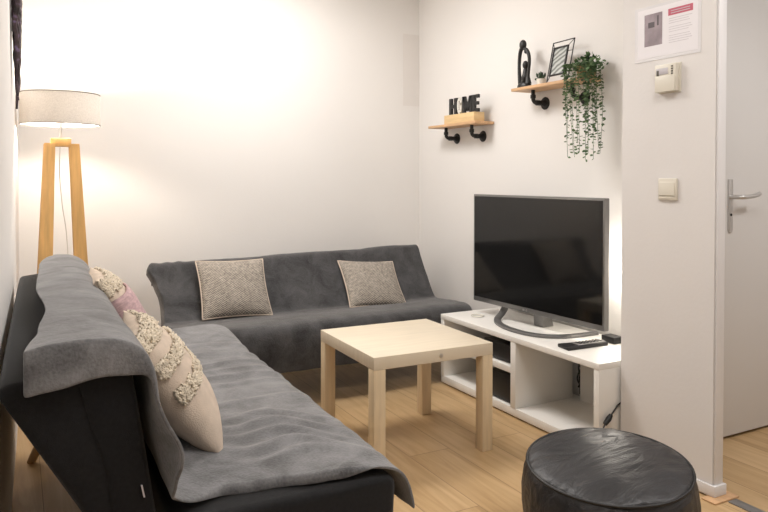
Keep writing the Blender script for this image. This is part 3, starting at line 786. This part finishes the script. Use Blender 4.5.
# picture frame: print in an inner frame, floating in a wire outer frame; leans back
pf_ = thing('picture_frame', 'black wire picture frame with a pale leaf print on the upper shelf', 'picture frame', (2.398,2.668,ZU), (0,math.radians(12),math.radians(-2)))
hw, hh = .080, .215
def rodf(b, pts, r): b.tube(pts, r, 8)
b = MB(); q = [(0,hw,.004),(0,-hw,.004),(0,-hw,hh),(0,hw,hh)]
for i in range(4): b.tube([q[i],q[(i+1)%4]], .0028, 8)
for i in range(4): b.blob(q[i], .0028, sub=1)
b.build('wire_frame', M['black_metal'], pf_, world=False)
iw, z0i, z1i = .056, .032, hh-.032
b = MB()
for lo_, hi_ in (((-.014,-iw,z0i),(-.006,iw,z0i+.008)),((-.014,-iw,z1i-.008),(-.006,iw,z1i)),((-.014,-iw,z0i),(-.006,-iw+.008,z1i)),((-.014,iw-.008,z0i),(-.006,iw,z1i))): b.box(lo_,hi_,.001)
b.build('inner_frame', M['black_metal'], pf_, world=False)
MB().box((-.009,-iw+.004,z0i+.004),(-.006,iw-.004,z1i-.004)).build('leaf_print', M['print'], pf_, world=False)
b = MB()
for (sy, zz_), (sy2, zz2) in (((hw,hh),(iw,z1i)),((-hw,hh),(-iw,z1i)),((hw,.004),(iw,z0i)),((-hw,.004),(-iw,z0i))): b.tube([(0,sy,zz_),(-.008,sy2*.96,zz2)], .0016, 6)
b.tube([(0,.0,hh*.72),(.07,0,.022)], .0022, 6); b.tube([(0,-hw,hh*.72),(0,hw,hh*.72)], .0016, 6)
b.build('stay_wires', M['black_metal'], pf_, world=False)
# trailing plant
vx, vy = 2.428, 2.495
pl = thing('trailing_plant', 'green trailing plant hanging from the right end of the upper shelf', 'plant', (vx,vy,ZU))
MB().lathe([(.0001,0),(.036,0),(.042,.01),(.048,.055),(.044,.055),(.040,.048),(.0001,.048)],(vx,vy,ZU),24).build('pot', M['basket'], pl)
rv = random.Random(12)
def leaf(b, p, d, size):
    d = d.normalized(); s_ = d.cross(V((rv.uniform(-1,1),rv.uniform(-1,1),rv.uniform(-1,1)))).normalized(); n_ = s_.cross(d)
    P_ = [p, p+d*size*.35+s_*size*.30+n_*size*.05, p+d*size*.75+s_*size*.26, p+d*size, p+d*size*.75-s_*size*.26, p+d*size*.35-s_*size*.30+n_*size*.05]
    c_ = p+d*size*.5-n_*size*.08
    vs = [b.bm.verts.new(x) for x in P_]; cv = b.bm.verts.new(c_)
    for i in range(6): b.bm.faces.new([vs[i],vs[(i+1)%6],cv])
b = MB()
for k in range(240):
    a = rv.uniform(0,2*PI); rr = abs(rv.gauss(0,.045)); p = V((vx-.008+rr*.62*math.cos(a), vy-.018+rr*1.25*math.sin(a), ZU+.05+rv.uniform(-.02,.065)*(1-min(1,rr/.13))))
    p.x = min(p.x, WX-.03)
    leaf(b, p, V((rv.uniform(-1,.5),rv.uniform(-1,1),rv.uniform(-.7,.9))), rv.uniform(.018,.028))
b.build('crown', M['leaf'], pl, 0)
ends = [(-.082,.035,1.235),(-.078,.046,1.33),(-.076,.015,1.255),(-.080,-.005,1.24),(-.078,-.03,1.30),(-.074,-.048,1.26),(-.06,-.066,1.22),(-.045,-.080,1.25),(-.03,-.093,1.225),(-.01,-.104,1.28),(.012,-.112,1.25),(-.035,-.072,1.34),(-.02,-.098,1.38),(-.06,-.085,1.40),(-.082,.055,1.42)]
for (dx, dy, ze) in ends:
    dy *= .86; x1, y1 = vx+dx-.004, vy+dy+.004; b = MB(); sb = MB()
    zs = ZU+.045
    path = smooth_path([(vx+dx*.45,vy+dy*.45,zs),(x1-.004,vy+dy*.9,zs+.018),(x1-.008,y1,zs-.06),(x1-.004+rv.uniform(-.006,.006),y1+rv.uniform(-.006,.006),(zs+ze)/2),(x1+rv.uniform(-.006,.006),y1+rv.uniform(-.01,.01),ze)], 34)
    b.tube(path, .0011, 5)
    for i in range(2, 35):
        dens = 2 if dy < -.03 else 1
        for q in range(dens+ (1 if i < 14 else 0)):
            if i > 22 and rv.random() < .25: continue
            a = rv.uniform(0,2*PI); leaf(b, path[i], V((math.cos(a)*.8-.2,math.sin(a),rv.uniform(-.7,.2))), rv.uniform(.013,.021))
    b.build('vine', M['leaf'], pl, 0)

# ------------------------------------------------------------------ things on the partition
x_ = PX
sg = thing('notice_sign', 'printed notice with red heading in a plastic sleeve on the partition wall', 'sign', (x_,1.817,1.69))
ya, yb_, za, zb_ = 1.967, 1.667, 1.585, 1.797
MB().box((x_-.0016,yb_,za),(x_,ya,zb_)).build('sleeve', M['sleeve'], sg)
def yy(f): return ya+(yb_-ya)*f
def zz3(f): return zb_+(za-zb_)*f
MB().box((x_-.0022,yy(.96),zz3(.94)),(x_-.0016,yy(.05),zz3(.05))).build('sheet', M['paper'], sg)
ph = MB().box((x_-.0026,yy(.44),zz3(.73)),(x_-.0022,yy(.16),zz3(.15))).build('printed_photo', M['photo'], sg)
MB().box((x_-.0029,yy(.32),zz3(.40)),(x_-.0026,yy(.22),zz3(.30))).build('printed_display', M['photo_dark'], ph)
MB().box((x_-.0029,yy(.385),zz3(.38)),(x_-.0026,yy(.36),zz3(.20))).build('printed_buttons', M['photo_dark'], ph)
hd = MB().box((x_-.0026,yy(.89),zz3(.26)),(x_-.0022,yy(.53),zz3(.14))).build('red_heading', M['red'], sg)
b = MB()
for f in (.175,.215): b.box((x_-.0029,yy(.85),zz3(f+.012)),(x_-.0026,yy(.57),zz3(f)))
b.build('heading_text', M['grey_print'], hd)
b = MB()
for k, f in enumerate((.31,.35,.39,.46,.50,.54,.61,.65,.69,.73)): b.box((x_-.0026,yy(.88-.05*((k*7)%4)/3),zz3(f+.010)),(x_-.0022,yy(.54),zz3(f)))
b.build('text_lines', M['grey_print'], sg)

tt = thing('wall_thermostat', 'ivory wall thermostat below the notice on the partition wall', 'thermostat', (x_,1.80,1.505))
MB().box((x_-.006,1.748,1.452),(x_,1.846,1.562),.002).build('back_plate', M['ivory'], tt)
body = MB().box((x_-.026,1.754,1.456),(x_-.006,1.849,1.559),.004).build('casing', M['ivory'], tt)
MB().box((x_-.0285,1.757,1.456),(x_-.025,1.845,1.515),.0015).build('flap', M['ivory'], tt)
MB().box((x_-.0275,1.787,1.521),(x_-.0255,1.842,1.545),.0008).build('display', M['grey_print'], body)
MB().box((x_-.0285,1.828,1.518),(x_-.0265,1.838,1.538),.0005).build('indicator', M['lcd'], body)
for k in range(4): MB().box((x_-.0285,1.766,1.518+.009*k),(x_-.0255,1.773,1.523+.009*k),.0005).build('button', M['lcd'], body)
sw = thing('light_switch', 'cream square rocker light switch on the partition wall', 'light switch', (x_,1.802,1.091))
MB().box((x_-.009,1.760,1.050),(x_,1.844,1.132),.003).build('frame', M['ivory'], sw)
MB().prism([(x_-.009,1.066),(x_-.014,1.068),(x_-.011,1.117),(x_-.009,1.119)],'y',1.7675,1.8365,.001).build('rocker', M['ivory'], sw)
MB().box((x_-.0105,1.7675,1.056),(x_-.009,1.8365,1.064),.0006).build('lower_strip', M['ivory'], sw)

# ------------------------------------------------------------------ dark cord hanging, left wall
wy = 3.10; wl = leftx(wy)
hg = thing('wall_hanging', 'dark braided cord wall hanging high on the left wall', 'wall hanging', (wl,wy,1.41))
MB().tube([(wl+.022,2.98,2.16),(wl+.022,3.34,2.16)], .011, 12).build('rod', M['ebony'], hg)
b = MB(); b.tube([(wl+.022,3.0,2.17),(wl+.004,3.16,2.30),(wl+.022,3.32,2.17)], .003, 6); b.build('hanger', M['cords'], hg)
rh = random.Random(5)
for k in range(15):
    y0 = 2.99+.022*k; ze = 1.405 + abs(k-6.0)*.022 + rh.uniform(0,.03)
    pts = []
    for i in range(15):
        f = i/14; z = 2.16+(ze-2.16)*f
        pin = max(0,(f-.55)/.45)
        y = y0*(1-.75*pin)+3.10*.75*pin; x = leftx(y)+.021+.009*math.sin(i*1.7+k*2.1)*(1-.6*pin)
        pts.append((x, y+.006*math.cos(i*1.7+k), z))
    P = smooth_path(pts, 60); b = MB()
    b.tube(P, [.0095*(1-.55*max(0,(i/60-.75)/.25)) for i in range(61)], 8)
    b.build('cord', M['cords'], hg, 80)

# ------------------------------------------------------------------ lights
def area(name, loc, size, power, col, rot=(0,0,0)):
    l = bpy.data.lights.new(name,'AREA'); l.shape = 'DISK'; l.size = size; l.energy = power; l.color = col
    o = bpy.data.objects.new(name, l); C.objects.link(o); o.location = loc; o.rotation_euler = rot; return o
area('unseen_ceiling_light', (1.2,.7,2.50), 1.1, 27, (1,.97,.94))  # large soft front fill, added overhead to brighten surfaces facing the camera
area('unseen_ceiling_light', (1.2,3.2,2.50), .8, 34, (1,.97,.94))
area('hall_fill', (2.95,.6,2.50), .4, 19, (1,.97,.94))  # unseen fill added in the hall to brighten the door
def point(name, loc, power, col, r):
    l = bpy.data.lights.new(name,'POINT'); l.energy = power; l.color = col; l.shadow_soft_size = r
    o = bpy.data.objects.new(name, l); C.objects.link(o); o.location = loc; return o
point('backlight', (2.44,2.31,.72), 4.5, (1,.93,.82), .03)

w = bpy.data.worlds.new('World'); bpy.context.scene.world = w; w.use_nodes = True
bg = w.node_tree.nodes['Background']; bg.inputs[0].default_value = (1,.96,.92,1); bg.inputs[1].default_value = .05

# ------------------------------------------------------------------ camera
cam = bpy.data.cameras.new('camera'); co = bpy.data.objects.new('camera', cam); C.objects.link(co)
cam.sensor_width = 36; cam.sensor_fit = 'HORIZONTAL'; cam.lens = 692.97/768*36; cam.shift_y = (191.08-256)/768; cam.clip_start = .02
co.location = (0,0,1.1324); co.rotation_euler = (PI/2-.0185, 0, -.4884)
sc_ = bpy.context.scene; sc_.camera = co
sc_.view_settings.view_transform = 'Standard'; sc_.view_settings.look = 'None'; sc_.view_settings.exposure = 0.0
